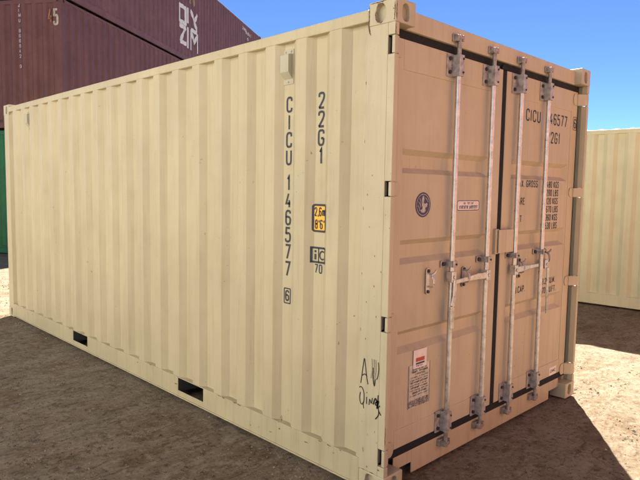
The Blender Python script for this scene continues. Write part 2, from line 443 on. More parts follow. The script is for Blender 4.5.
# ================================================================= SETTING
def ground():
    def axis(lo, hi, step, far):
        a = [lo+i*step for i in range(int((hi-lo)/step)+1)]; s = step; x = a[-1]
        while x < far: s *= 1.35; x += s; a.append(x)
        s = step; x = a[0]; b = []
        while x > -far: s *= 1.35; x -= s; b.append(x)
        return b[::-1]+a
    xs = axis(-10.5, 3.2, .05, 2500); ys = axis(-3.2, 7.2, .05, 2500)
    v = []
    for y in ys:
        for x in xs:
            r = max(abs(x+3.5)-7, abs(y-2)-5.2, 0); k = 1/(1+r*.3)
            h = noise.noise((x*.55, y*.55, 3))*.012 + noise.noise((x*4.4-y*.6, y*.9, 5))*.010
            h += (noise.noise((x*8, y*8, 9))*.008 + noise.noise((x*3.3, y*3.3, 1))*.006)
            v.append((x, y, -.008 + h*k))
    nx = len(xs)
    f = [(j*nx+i, j*nx+i+1, (j+1)*nx+i+1, (j+1)*nx+i) for j in range(len(ys)-1) for i in range(nx-1)]
    me = bpy.data.meshes.new('ground'); me.from_pydata(v, [], f)
    for p in me.polygons: p.use_smooth = True
    o = bpy.data.objects.new('ground', me); S.collection.objects.link(o); o['kind'] = 'structure'
    m, nt, bs = new_mat('compacted_dirt')
    vv = coords(nt); vs = N(nt, 'ShaderNodeMapping'); vs.inputs['Scale'].default_value = (2.7, 1.0, 1)
    nt.links.new(vv, vs.inputs[0]); vs = vs.outputs[0]
    c = mixc(nt, ramp(nt, tex(nt, vv, .9, 6, .6), .38, .62), (.195, .142, .090), (.275, .240, .195))
    c = mixc(nt, ramp(nt, tex(nt, vs, 2.0, 12, .76, 1.0), .47, .58, 0, .7), c, (.330, .295, .245))
    c = mixc(nt, ramp(nt, tex(nt, vs, 4.6, 12, .80, 1.2), .52, .61, 0, .75), c, (.105, .078, .056))
    c = mixc(nt, ramp(nt, tex(nt, vv, 8, 10, .84, .6), .53, .60, 0, .75), c, (.100, .075, .054))
    c = mixc(nt, ramp(nt, tex(nt, vv, 15, 10, .86), .53, .59, 0, .65), c, (.39, .345, .285))
    c = mixc(nt, ramp(nt, tex(nt, vv, 32, 8, .84), .55, .60, 0, .9), c, (.060, .044, .033))
    c = mixc(nt, 1.0, c, (.97, .92, .83), 'MULTIPLY')
    nt.links.new(c, bs.inputs['Base Color']); bs.inputs['Roughness'].default_value = .95
    bs.inputs['Specular IOR Level'].default_value = .2
    b = bump(nt, tex(nt, vv, 7, 12, .80), bs, .8, .022); b = bump(nt, tex(nt, vv, 30, 10, .80), bs, .9, .016, b)
    bump(nt, tex(nt, vv, 220, 4, .7), bs, .5, .004, b)
    me.materials.append(m)
ground()

def gravel():
    mb = MB(); rng = random.Random(3)
    def stone(x, y, r):
        k = []
        for d in ((1,0,0), (-1,0,0), (0,1,0), (0,-1,0), (0,0,1), (0,0,-1)):
            s = r*rng.uniform(.6, 1.15); k.append((x+d[0]*s, y+d[1]*s, -.010+d[2]*s*.6 + r*.12))
        a = rng.uniform(0, 6.28); ca, sa = math.cos(a), math.sin(a)
        k = [(x+(p[0]-x)*ca-(p[1]-y)*sa, y+(p[0]-x)*sa+(p[1]-y)*ca, p[2]) for p in k]
        mb.add(k, [(0,2,4), (2,1,4), (1,3,4), (3,0,4), (2,0,5), (1,2,5), (3,1,5), (0,3,5)])
    n = 0
    while n < 42000:
        x = rng.uniform(-9.5, 3.0); y = rng.uniform(-3.0, 7.0)
        if -6.1 < x < .02 and 0 < y < W: continue
        dd = math.hypot(x-1.9, y+2.4)
        if rng.random() > 1.4/(.6+dd*.35): continue
        if noise.noise((x*1.3, y*1.3, 2)) < rng.uniform(-.6, .35): continue
        stone(x, y, .0025 + .010*rng.random()**6 + .0007*dd*rng.random()); n += 1
    for k in range(1500):        # crumbs swept up against the foot of the container
        if k % 4: stone(rng.uniform(-6.1, .05), -.002-abs(rng.gauss(0, .09)), .003+.009*rng.random()**4)
        else: stone(.0+abs(rng.gauss(0, .05))-.03, rng.uniform(.15, 2.3), .004+.009*rng.random()**3)
    o = mb.build('gravel', flat_mat('loose_gravel', (.225, .175, .130), .95, 0, .7, 7), None)
    o['kind'] = 'stuff'; o['label'] = 'loose stones and crumbs of soil scattered over the dirt yard'; o['category'] = 'gravel'
gravel()
# ================================================================= MAIN CONTAINER
H = 2.591; L = 6.058; D = -.065
C = thing('shipping_container', 'cream twenty foot container in front with closed double doors and black lettering', 'container')
prof, wall, wall_b, _ = container_shell(C, L, H, 'cream', cast_mat='cream_worn')
# the rear corner posts, with real notches where the hinges sit
HZ = [(2.318, 2.412), (1.605, 1.684), (.900, .982), (.172, .268)]
for s in (0, 1):
    mb = MB()
    def ybox(x0, x1, y0, y1, z0, z1):
        if s: y0, y1 = W-y1, W-y0
        mb.box(x0, x1, y0, y1, z0, z1)
    zs = [.118]
    for a, b in sorted(HZ): zs += [a, b]
    zs.append(H-.118)
    ybox(-.205, -.187, .006, .05, .118, H-.118)                      # weld return beside the sheet
    ybox(-.187, -.048, .001, .012, .118, H-.118)
    ybox(-.187, D-.012, .012, .06, .118, H-.118)
    for i in range(0, len(zs), 2): ybox(-.048, -.003, .001, .035, zs[i], zs[i+1])
    mb.build('corner_post', 'cream_worn', C, bevel=.003)
# rust along the worn rims of the near upper corner casting and a few runs below it
def stain(segs, to3d, parent=C, mat='rust'):
    rg = random.Random(5)
    for pts, wd_ in segs:
        mb = MB(); P = [Vector(p) for p in pts]; Q = []
        for a, b in zip(P, P[1:]):
            n = max(1, int((b-a).length/.004)); Q += [a.lerp(b, i/n) for i in range(n)]
        Q.append(P[-1]); v = []
        for i, p in enumerate(Q):
            d = (Q[min(i+1, len(Q)-1)]-Q[max(i-1, 0)]).normalized(); nrm = Vector((-d.y, d.x)); e = min(1, 4*min(i, len(Q)-1-i)/len(Q)+.1)
            v += [p+nrm*wd_*e*rg.uniform(.15, .75), p-nrm*wd_*e*rg.uniform(.15, .75)]
        mb.add([to3d(p.x, p.y) for p in v], [(2*i, 2*i+1, 2*i+3, 2*i+2) for i in range(len(Q)-1)])
        mb.build('rust_stain', mat, parent)
def on_side(x, z): return (x, -.0009, z)
def on_frontc(y, z): return (.0009, y, z)
def on_strip(y, z): return (-.0022, y, z)
hx, hz = -.100, H-.062
stain([([(hx-.030+.001, hz+.012), (hx-.033, hz-.005), (hx-.027, hz-.030), (hx-.014, hz-.046)], .007),
       ([(hx-.026, hz+.030), (hx-.010, hz+.046), (hx+.010, hz+.046), (hx+.026, hz+.030)], .008),
       ([(hx-.014, hz-.044), (hx+.004, hz-.050), (hx+.018, hz-.042)], .005),
       ([(hx-.022, hz+.020), (hx-.020, hz-.012)], .004),
       ([(-.172, H-.012), (-.173, H-.06), (-.172, H-.115)], .005), ([(-.176, H-.085), (-.174, H-.12), (-.168, H-.150), (-.160, H-.165)], .007),
       ([(-.17, H-.007), (-.10, H-.008), (-.06, H-.006)], .006), ([(-.008, H-.02), (-.006, H-.07), (-.009, H-.112)], .006), ([(-.020, H-.055), (-.008, H-.058)], .005), ([(-.016, H-.105), (-.004, H-.108)], .005)], on_side)
stain([([(.006, H-.02), (.005, H-.06), (.007, H-.11)], .006)], on_frontc)
stain([([(.006, H-.13), (.005, H-.17), (.007, H-.19)], .006), ([(.006, .40), (.005, .34), (.007, .29)], .004)], on_strip)
stain([([(-.150, .245), (-.148, .215)], .003), ([(-.06, .30), (-.05, .297)], .004), ([(-.155, .124), (-.135, .121)], .004), ([(hx-.028, .075), (hx-.030, .055), (hx-.022, .030)], .006), ([(hx-.018, .102), (hx+.004, .109)], .005),
       ([(-.045, .155), (-.030, .150)], .006), ([(-.100, .121), (-.07, .123)], .004), ([(-.12, .150), (-.118, .138)], .005)], on_side)
stain([([(-.186, z0), (-.185, z0-.02)], .003) for z0 in (2.2, 1.9, 1.55, 1.2, .9)]+[([(x, z0), (x+.002, z0-.012)], .0035) for x, z0 in ((-.14, 1.45), (-.10, 1.30), (-.15, 1.05), (-.08, .98), (-.13, 1.72), (-.16, 1.62), (-.12, .33), (-.07, .36), (-.10, 1.14), (-.055, 1.22), (-.15, .85))], on_side)
rw_ = random.Random(21); chips = []
for k in range(26):
    x = -.30-5.6*rw_.random()**1.6; z0 = .1745 if k % 3 else .06+.1*rw_.random()
    chips.append(([(x, z0-.004), (x+rw_.uniform(.008, .05), z0-.006*rw_.random())], rw_.uniform(.004, .009)))
chips += [([(-.83, .180), (-.825, .20), (-.828, .225)], .008), ([(-.842, .200), (-.836, .215)], .008)]
stain(chips, lambda x, z: (x, -.0022, z) if z < .176 else (x, .003, z))
# header and sill of the door end
MB().box(D-.055, D+.012, .161, W-.161, 2.470, 2.572).box(D-.05, D-.008, .05, W-.05, 2.43, 2.470).build('door_header', 'cream_door', C, bevel=.004)
sl = MB().box(D-.007, D+.001, .327, W-.327, .020, .158)
for a, b in ((.161, .327), (W-.327, W-.161)): sl.box(D-.007, D+.001, a, b, .085, .158)
sl.box(D-.05, D-.008, .05, W-.05, .158, .2)
sl.build('door_sill', 'cream_sill', C, bevel=.003)
MB().box(D-.09, D-.06, .1, W-.1, .005, .157).build('notch_shade_panel', 'wood', C)  # dark panel put behind the sill cutouts to stand in for their shade

def door_leaf(y0, y1, py0, py1):
    """frame ring and pressed panel with three horizontal grooves"""
    z0, z1 = .205, 2.424; pz0, pz1 = .312, 2.268
    fr = MB(); t = .045
    fr.box(D-t, D, y0, py0, z0, z1); fr.box(D-t, D, py1, y1, z0, z1)
    fr.box(D-t, D, py0, py1, z0, pz0); fr.box(D-t, D, py0, py1, pz1, z1)
    door = fr.build('door', 'cream_door', C, bevel=.0025)
    X = D-.004
    pn = MB(); zc = pz0; gs = [(.739, .868), (1.237, 1.370), (1.730, 1.859)]; S1, SE, dp = .030, .045, .034
    e0, e1 = py0+.012, py1-.012
    def q(*p): pn.add(p, [(0, 1, 2, 3)])
    q((X, py0, pz0), (X, e0, pz0), (X, e0, pz1), (X, py0, pz1)); q((X, e1, pz0), (X, py1, pz0), (X, py1, pz1), (X, e1, pz1))
    for a, b in gs:
        q((X, e0, zc), (X, e1, zc), (X, e1, a), (X, e0, a)); zc = b
        A = [(X, e0, a), (X, e1, a), (X, e1, b), (X, e0, b)]
        B = [(X-dp, e0+SE, a+S1), (X-dp, e1-SE, a+S1), (X-dp, e1-SE, b-S1), (X-dp, e0+SE, b-S1)]
        for i in range(4): q(A[i], A[(i+1) % 4], B[(i+1) % 4], B[i])
        q(*B)
    q((X, e0, zc), (X, e1, zc), (X, e1, pz1), (X, e0, pz1))
    me = pn.build('door_panel', 'cream_door', door)
    bm = bmesh.new(); bm.from_mesh(me.data); bmesh.ops.remove_doubles(bm, verts=bm.verts, dist=1e-5)
    bmesh.ops.recalc_face_normals(bm, faces=bm.faces); bm.to_mesh(me.data); bm.free()
    # backing sheet so that the leaf is closed
    MB().box(D-.10, D-.09, y0, y1, z0, z1).build('door_lining', 'wood', door)
    return door
LD = door_leaf(.047, 1.196, .160, 1.090); RD = door_leaf(1.250, 2.378, 1.350, 2.272)
lab(LD, 'left door leaf'); lab(RD, 'right door leaf with printed weights')
# rubber gaskets
g = MB().box(D-.03, D-.006, .04, W-.036, 2.424, 2.469); g.build('gasket', 'rubber', LD)
MB().box(D-.03, D-.001, .04, W-.036, .159, .205).build('gasket', 'rubber', LD)
MB().box(D-.03, D-.004, 1.196, 1.250, .205, 2.424).build('gasket', 'rubber', LD)
MB().box(D-.03, D-.006, 2.378, W-.036, .205, 2.424).build('gasket', 'rubber', RD)
MB().box(D-.03, -.026, .0355, .0465, .165, 2.424).build('gasket', 'rubber', LD)
MB().prism([(1.17, 2.437), (1.185, 2.452), (1.23, 2.456), (1.262, 2.440), (1.262, 2.425), (1.17, 2.424)], 'x', D-.01, D+.006).build('gasket', 'rubber', RD)

# hinges: rounded blade on the leaf, knuckle in the post notch
for s, leaf in ((0, LD), (1, RD)):
    for a, b in HZ:
        a2, b2 = a+.004, b-.004; h = b2-a2
        def Y(y): return W-y if s else y
        mb = MB()
        out = [(.012, a2), (.120, a2)] + arc(.120, (a2+b2)/2, .030, h/2, -90, 90, 10)[1:-1] + [(.120, b2), (.012, b2)]
        ins = [(Y(y), z) for y, z in out]
        mb.prism(ins, 'x', D+.001, D+.008)
        mb.box(-.0225, -.004, min(Y(.003), Y(.033)), max(Y(.003), Y(.033)), a2, b2)
        # cranked web from the knuckle back to the blade
        p = [(-.004, Y(.033)), (-.020, Y(.033)), (D+.008, Y(.062)), (D+.008, Y(.088)), (D+.014, Y(.088)), (-.012, Y(.048))]
        mb.prism(p, 'z', a2, b2)
        mb.cyl((-.0130, Y(.018), a+.0005), (-.0130, Y(.018), b-.0005), .0085, 12)
        mb.build('hinge', 'cream_worn' if s == 0 else 'cream_door', leaf, bevel=.002)

# locking bars with their keepers, guides and handles
BX = -.030; BR = .0160
BAR_Y = [.622, 1.018, 1.388, 1.794]
for i, y in enumerate(BAR_Y):
    bar = MB().cyl((BX, y, .20), (BX, y, 2.415), BR, 20).build('locking_bar', 'steel', C, smooth=True)
    # cams on the header and the sill
    for zz, sg in ((2.500, 1), (.118, -1)):
        cm = MB().cyl((BX, y, zz-sg*.085), (BX, y, zz+sg*.02), BR*.82, 14)
        cm.box(BX-.012, BX+.014, y-.014, y+.022, zz-.004+sg*.006, zz+.018+sg*.006)
        cm.box(D+.012, BX+.012, y-.030, y-.014, zz-.012, zz+.022)
        cm.cyl((BX+.004, y+.026, zz-.006), (BX+.004, y+.026, zz+.026), .010, 10)
        cm.box(D+(.0125 if sg > 0 else .0015), D+.022, y-.045, y+.034, zz-.014, zz+.030)
        cm.build('bar_cam', 'steel_dark', bar, bevel=.002)
    # end brackets: plate on the leaf and a sleeve round the bar
    for z0, z1 in ((2.290, 2.418), (.192, .322)):
        br = MB().box(D+.001, D+.007, y-.075, y+.030, z0, z1)
        br.box(D+.007, BX+.020, y-.024, y-.018, z0+.004, z1-.004); br.box(D+.007, BX+.020, y+.018, y+.024, z0+.004, z1-.004)
        br.box(BX+.0172, BX+.0225, y-.024, y+.024, z0+.004, z1-.004)
        for zz in (z0+.004, z1-.018): br.cyl((BX, y, zz), (BX, y, zz+.014), .0222, 16)
        bo = br.build('bar_bracket', 'bracket', bar, bevel=.0015)
        for zz in (z0+.026, z1-.026):
            MB().cyl((D+.007, y-.050, zz), (D+.016, y-.050, zz), .0115, 6).build('bolt', 'bolt', bar)
            MB().cyl((BX+.0226, y+.012, zz), (BX+.028, y+.012, zz), .006, 8).build('bolt', 'bolt', bar)
    # guide half way up
    z = 1.212
    gd = MB().box(D+.001, D+.007, y-.070, y+.034, z-.020, z+.020)
    gd.box(D+.007, BX+.022, y-.023, y-.018, z-.018, z+.018); gd.box(D+.007, BX+.022, y+.018, y+.023, z-.018, z+.018)
    gd.box(BX+.0172, BX+.022, y-.023, y+.023, z-.018, z+.018)
    gd.build('bar_guide', 'bracket', bar, bevel=.0015)
    MB().cyl((D+.007, y-.050, z), (D+.018, y-.050, z), .013, 6).build('bolt', 'bolt', bar)
    MB().cyl((BX+.0222, y+.013, z-.002), (BX+.028, y+.013, z-.002), .006, 8).build('bolt', 'bolt', bar)
bars = [o for o in C.children if o.name.startswith('locking_bar')]
def hub(bar, y, z):
    MB().box(BX-.020, BX+.022, y-.022, y+.022, z-.032, z+.034).cyl((BX+.022, y, z), (BX+.029, y, z), .010, 10).build('handle_hub', 'steel', bar, bevel=.003)
def handle(bar, pts, wide):
    """flat forged lever along a path in the door plane"""
    mb = MB(); P = [Vector(p) for p in pts]
    for i, (a, b) in enumerate(zip(P, P[1:])):
        d = (b-a).normalized(); n = Vector((0, -d.z, d.y)).normalized(); t = Vector((.0055, 0, 0)); w0, w1 = wide[i]/2, wide[i+1]/2
        v = [a-n*w0-t, a+n*w0-t, b+n*w1-t, b-n*w1-t, a-n*w0+t, a+n*w0+t, b+n*w1+t, b-n*w1+t]
        mb.add(v, [(0,1,2,3), (4,7,6,5), (0,4,5,1), (1,5,6,2), (2,6,7,3), (3,7,4,0)])
    return mb.build('handle', 'steel', bar, bevel=.003)
def hasp(leaf, y, z0, z1, dark='steel_dark', hook=True):
    zc = (z0+z1)/2; r = .015
    pts = arc(y, z1-r, r, r, 0, 180, 8)+arc(y, z0+r, r, r, 180, 360, 8)
    mb = MB().prism(pts, 'x', D+.001, D+.008)
    if hook:
        # bent strap that folds over the lever, and a seat below it
        out = [(D+.004, zc+.050), (D+.022, zc+.046), (D+.042, zc+.032), (D+.051, zc+.014), (D+.051, zc-.010)]
        inn = [(a-.006, b-.004) for a, b in out[::-1]]; inn[0] = (D+.045, zc-.010)
        v = [(a, yy, b) for yy in (y-.010, y+.010) for a, b in out+inn]; n = len(out+inn)
        mb.add(v, [(i, (i+1) % n, (i+1) % n+n, i+n) for i in range(n)]+[(i, i+1, n-2-i, n-1-i) for i in range(len(out)-1)]+[(n+i, n+n-1-i, n+n-2-i, n+i+1) for i in range(len(out)-1)])
        mb.tube([(D+.006, y+.002, zc-.030), (D+.028, y+.004, zc-.032), (D+.042, y+.006, zc-.024), (D+.046, y+.008, zc-.010)], .0055, 8)
        mb.tube([(D+.030, y, zc+.036), (D+.042, y+.014, zc+.050), (D+.045, y+.024, zc+.066)], [.008, .007, .005], 8)
    o = mb.build('handle_catch', dark, leaf, bevel=.002)
    for zz in (z0+.016, z1-.016): MB().cyl((D+.008, y, zz), (D+.016, y, zz), .010, 8).build('bolt', 'bolt', leaf)
    return o
zz = 1.112
hub(bars[1], BAR_Y[1], zz); handle(bars[1], [(BX+.012, 1.000, zz), (BX+.010, .90, zz+.001), (BX+.006, .80, zz-.004), (BX+.006, .665, zz-.010)], (.040, .038, .026, .024))
hasp(LD, .800, 1.052, 1.180, 'bracket')
hub(bars[0], BAR_Y[0], 1.135); handle(bars[0], [(BX+.026, .622, 1.120), (BX+.026, .618, 1.02), (BX+.026, .600, .965), (BX+.026, .602, .83)], (.030, .030, .040, .034))
hasp(LD, .425, 1.048, 1.200, 'steel')
hub(bars[2], BAR_Y[2], zz); handle(bars[2], [(BX+.012, 1.405, zz), (BX+.010, 1.50, zz+.003), (BX+.006, 1.60, zz+.004), (BX+.006, 1.735, zz+.006)], (.040, .038, .026, .024))
hasp(RD, 1.512, 1.040, 1.185, 'bracket')
hub(bars[3], BAR_Y[3]+.052, 1.118); handle(bars[3], [(BX+.026, 1.858, 1.095), (BX+.026, 1.858, 1.00), (BX+.026, 1.862, .92), (BX+.026, 1.868, .752)], (.030, .028, .034, .026))
hasp(RD, 1.905, 1.085, 1.230, 'steel_dark')
# lock-box cover plate over the joint of the leaves
MB().prism([(D+.002, 1.262), (D+.034, 1.262), (D+.034, 1.368), (D+.002, 1.368), (D+.002, 1.360), (D+.026, 1.360), (D+.026, 1.27), (D+.002, 1.27)], 'z', 1.238, 1.392).box(D+.026, D+.0335, 1.172, 1.262, 1.238, 1.392).build('cover_plate', 'cream_door', RD, bevel=.003)
MB().box(D-.002, D+.020, 1.150, 1.196, 1.232, 1.396).build('cover_bracket', 'cream_door', LD, bevel=.003)

# ---------------------------------------------------------------- marks on the long wall
def on_wall(off):
    return lambda x, z: (x, Y0 + prof_depth(prof, x) - off, z)
TX = -.832; cw, chh, stk = .053, .097, .0135
z = 2.191
for ch in 'CICU 146577':
    if ch == ' ': z -= .050; continue
    mb = MB(); rw = G[ch][0]*cw
    glyph_into(mb, ch, TX-rw/2, z-chh, cw, chh, stk, on_wall(.002), .01)
    mb.build('letter' if ch.isalpha() else 'digit', 'ink', wall); z -= .1053
mb = MB(); glyph_into(mb, '6', TX-.018, .942, .036, .070, .0105, on_wall(.002), .01); mb.build('digit', 'ink', wall)
mb = MB(); fx0, fx1, fz0, fz1 = TX-.028, TX+.028, .930, 1.022
for a in ([(fx0, fz0), (fx1, fz0)], [(fx0, fz1), (fx1, fz1)], [(fx0, fz0), (fx0, fz1)], [(fx1, fz0), (fx1, fz1)]):
    v, f = ribbon(a, .0075, .01); mb.add([on_wall(.002)(p.x, p.y) for p in v], f)
mb.build('digit_frame', 'ink', wall)
z = 2.191; TX2 = -.555
for ch in '22G1':
    mb = MB(); rw = G[ch][0]*cw
    glyph_into(mb, ch, TX2-rw/2, z-chh, cw, chh, stk, on_wall(.002), .01)
    mb.build('letter' if ch.isalpha() else 'digit', 'ink', wall); z -= .1053
# height sticker, yellow with a black rim
sx0, sx1, sz0, sz1 = -.611, -.490, 1.388, 1.552
st = MB(); rect2d(st, sx0, sx1, sz0, sz1, on_wall(.0016), 14, 1); so_ = st.build('height_sticker', 'yellow', wall)
mb = MB(); o_ = on_wall(.003)
v, f = ribbon(rounded([((sx0+sx1)/2, sz1-.006), (sx0+.006, sz1-.006), (sx0+.006, sz0+.006), (sx1-.006, sz0+.006), (sx1-.006, sz1-.006), ((sx0+sx1)/2, sz1-.006)], .012, 1), .0125, .008)
mb.add([o_(p.x, p.y) for p in v], f)
text_into(mb, '2,6m', sx0+.013, 1.480, .0225, .054, .0078, o_, .0045); text_into(mb, "8'6\"", sx0+.018, 1.406, .0235, .056, .0078, o_, .0055)
mb.build('sticker_print', 'ink', wall)
# "ic 70" mark
mb = MB(); o_ = on_wall(.002); ix0, ix1, iz0, iz1 = -.612, -.496, 1.212, 1.296
for a, wd_ in (([(ix0, iz0), (ix0, iz1)], .012), ([(ix1, iz0), (ix1, iz1)], .012), ([(ix0-.006, iz0), (ix1+.006, iz0)], .012), ([(ix0-.006, iz1), (ix1+.006, iz1)], .012), ([(-.560, iz0), (-.560, iz1)], .008),
         ([(-.586, iz0+.014), (-.586, iz0+.048)], .016), ([(-.586, iz0+.056), (-.586, iz0+.070)], .016)):
    v, f = ribbon(a, wd_, .008); mb.add([o_(p.x, p.y) for p in v], f)
v, f = ribbon(arc(-.529, iz0+.042, .020, .024, 50, 310, 14), .0095, .02); mb.add([o_(p.x, p.y) for p in v], f)
mb.build('rail_mark', 'ink', wall)
mb = MB(); text_into(mb, '70', -.592, 1.146, .028, .055, .0075, o_, .008); mb.build('rail_number', 'ink', wall)
# ventilator covers under the top rail
for vx0, vx1, z0, z1 in ((-.885, -.795, 2.262, 2.468), (-5.335, -5.245, 2.262, 2.468)):
    d = Y0+DEPTH; mb = MB()
    mb.box(vx0, vx1, d-.005, d-.0005, z0, z1)
    xa, xb = vx0+.008, vx1-.008
    pr = [(d-.005, z1-.028), (d-.040, z1-.036), (d-.040, z0+.068), (d-.005, z0+.030)]
    mb.prism(pr, 'x', xa, xb)
    vo = mb.build('ventilator', 'vent', wall, bevel=.003)
    for px, pz in ((vx0+.020, z1-.014), (vx1-.020, z1-.014), ((vx0+vx1)/2, z0+.014)):
        MB().cyl((px, d-.005, pz), (px, d-.008, pz), .006, 8).build('rivet', 'steel_dark', wall)
# scrawl in black marker on the corner post
def on_post(x, z): return (x, -.0008, z)
SCR = [([(-.197, .595), (-.186, .66), (-.172, .744), (-.160, .69), (-.147, .625), (-.138, .600)], .0055), ([(-.186, .640), (-.165, .655), (-.146, .640)], .005),
       ([(-.098, .700), (-.100, .655), (-.094, .615), (-.085, .598), (-.082, .640)], .0065), ([(-.060, .735), (-.054, .700), (-.060, .660), (-.070, .640)], .0055),
       ([(-.208, .570), (-.190, .578), (-.172, .560), (-.166, .525), (-.170, .488), (-.186, .478), (-.200, .490), (-.204, .520), (-.198, .545)], .0055), ([(-.176, .495), (-.168, .460)], .005),
       ([(-.146, .555), (-.145, .551)], .007), ([(-.146, .530), (-.146, .490)], .0055), ([(-.126, .490), (-.122, .532), (-.108, .494), (-.100, .535)], .0055),
       ([(-.094, .500), (-.075, .545), (-.055, .500), (-.085, .505), (-.045, .535), (-.068, .480), (-.040, .505)], .0085), ([(-.055, .560), (-.058, .500), (-.045, .470), (-.052, .445), (-.074, .425)], .0065), ([(-.048, .475), (-.030, .455)], .006)]
cp0 = [o for o in C.children if o.name.startswith('corner_post')][2]
mb = MB()
for pts, wd_ in SCR:
    # keep the scrawl on the flat of the post
    q = rounded([(x*.87-.004, z_) for x, z_ in pts], .02, 1) if len(pts) > 2 else [(x*.87-.004, z_) for x, z_ in pts]
    v, f = ribbon(q, wd_, .03); mb.add([on_post(p.x, p.y) for p in v], f)
mb.build('marker_scrawl', 'marker', C)
mb = MB()
for x0 in (-.100, -.086, -.074):
    v, f = ribbon([(x0, .745), (x0+.004, .69), (x0-.004, .64)], .007, .03); mb.add([on_post(p.x, p.y) for p in v], f)
mb.build('faded_scrawl', 'marker_thin', C)

# ---------------------------------------------------------------- marks on the doors
def on_door(off, base=D-.004): return lambda y, z: (base+off, y, z)
def door_text(txt, y, z, wd, ht, st, gap, name, leaf=RD, mat='ink', off=.0016, space=None):
    space = wd*.8 if space is None else space
    for word in txt.split(' '):
        mb = MB(); y = text_into(mb, word, y, z, wd, ht, st, on_door(off), gap) + space; mb.build(name, mat, leaf)
door_text('CICU', 1.538, 2.132, .050, .085, .0105, .019, 'owner_code')
door_text('146577', 1.868, 2.138, .047, .085, .0105, .0155, 'serial_number')
mb = MB(); text_into(mb, '6', 2.322, 2.144, .040, .075, .009, on_door(.0016, D), 0)
for a in ([(2.312, 2.132), (2.312, 2.230)], [(2.370, 2.132), (2.370, 2.230)], [(2.312, 2.132), (2.370, 2.132)], [(2.312, 2.230), (2.370, 2.230)]):
    v, f = ribbon(a, .004); mb.add([on_door(.0016, D)(p.x, p.y) for p in v], f)
mb.build('check_digit', 'ink', RD)
door_text('22G1', 1.876, 2.003, .047, .085, .0105, .0165, 'size_code')
rows = ['30.480 KGS', '67.200 LBS', '2.120 KGS', '4.670 LBS', '28.360 KGS', '62.530 LBS']
for i, t in enumerate(rows):
    door_text(t, 1.835 if len(t) == 10 else 1.872, 1.675-.0614*i, .0245, .050, .0068, .0075, 'weight_line', space=.018)
door_text('MAX. GROSS', 1.438, 1.675, .028, .050, .0068, .0085, 'weight_line', space=.022)
door_text('TARE', 1.440, 1.675-.0614*2, .028, .050, .0068, .0085, 'weight_line')
door_text('NET', 1.442, 1.675-.0614*4, .028, .050, .0068, .0085, 'weight_line')
door_text('CU.CAP.', 1.450, .930, .026, .048, .0068, .0075, 'capacity_line')
door_text('33.2 CU.M.', 1.872, .950, .026, .048, .0068, .0075, 'capacity_line', space=.02)
door_text('1.170 CU.FT.', 1.858, .880, .026, .048, .0068, .0072, 'capacity_line', space=.02)
# round emblem
oc = (.370, 1.560)
mb = MB(); poly2d(mb, arc(*oc, .072, .070, 0, 360, 40)[:-1], on_door(.0012)); mb.build('round_emblem', 'navy', LD)
mb = MB(); v, f = ribbon(arc(*oc, .061, .059, 0, 360, 40), .0035); mb.add([on_door(.002)(p.x, p.y) for p in v], f)
fig = [(-.006, .050), (.006, .050), (.009, .030), (.006, .012), (.018, .004), (.034, .012), (.042, .004), (.036, -.012), (.020, -.016), (.026, -.034), (.010, -.044), (-.014, -.042), (-.026, -.030), (-.012, -.026), (-.004, -.016), (-.014, -.004), (-.010, .016), (-.012, .034)]
poly2d(mb, [(oc[0]+a, oc[1]+b) for a, b in fig], on_door(.002)); 
for pts in ([(-.045, .018), (-.028, .004), (-.022, -.014)], [(-.048, -.004), (-.036, -.016), (-.030, -.034)], [(.020, .040), (.034, .030), (.046, .014)], [(-.034, .036), (-.024, .022), (-.020, .008)]):
    v, f = ribbon([(oc[0]+a, oc[1]+b) for a, b in pts], .004); mb.add([on_door(.002)(p.x, p.y) for p in v], f)
mb.build('emblem_print', 'emblem_pale', LD)
# rounded notice with a navy rim
def rrect(y0, y1, z0, z1, r):
    return arc(y1-r, z1-r, r, r, 0, 90, 5)+arc(y0+r, z1-r, r, r, 90, 180, 5)+arc(y0+r, z0+r, r, r, 180, 270, 5)+arc(y1-r, z0+r, r, r, 270, 360, 5)
mb = MB(); poly2d(mb, rrect(.712, .970, 1.519, 1.587, .018), on_door(.0012)); mb.build('rounded_notice', 'pink_white', LD)
def scribble(mb, y0, y1, z, h, to3d, rng, th=.003, skip=.12):
    """rows of print too small to read"""
    y = y0
    while y < y1-.004:
        wd_ = rng.uniform(.004, .009)
        if rng.random() > skip:
            k = rng.random()
            if k < .4: pts = [(y, z), (y, z+h), (y+wd_*.8, z+h*.9)]
            elif k < .7: pts = [(y, z+h), (y+wd_*.8, z+h*.6), (y, z+h*.1), (y+wd_*.8, z)]
            else: pts = [(y+wd_*.4, z), (y+wd_*.4, z+h)]
            v, f = ribbon(pts, th); mb.add([to3d(p.x, p.y) for p in v], f)
        y += wd_+th*.8
rng = random.Random(11); mb = MB(); o_ = on_door(.002)
lp = rrect(.717, .965, 1.5235, 1.5825, .015); v, f = ribbon(lp+[lp[0]], .005); mb.add([o_(p.x, p.y) for p in v], f)
scribble(mb, .785, .905, 1.561, .012, o_, rng); scribble(mb, .738, .945, 1.533, .018, o_, rng, .0045, .06)
mb.build('notice_print', 'navy', LD)
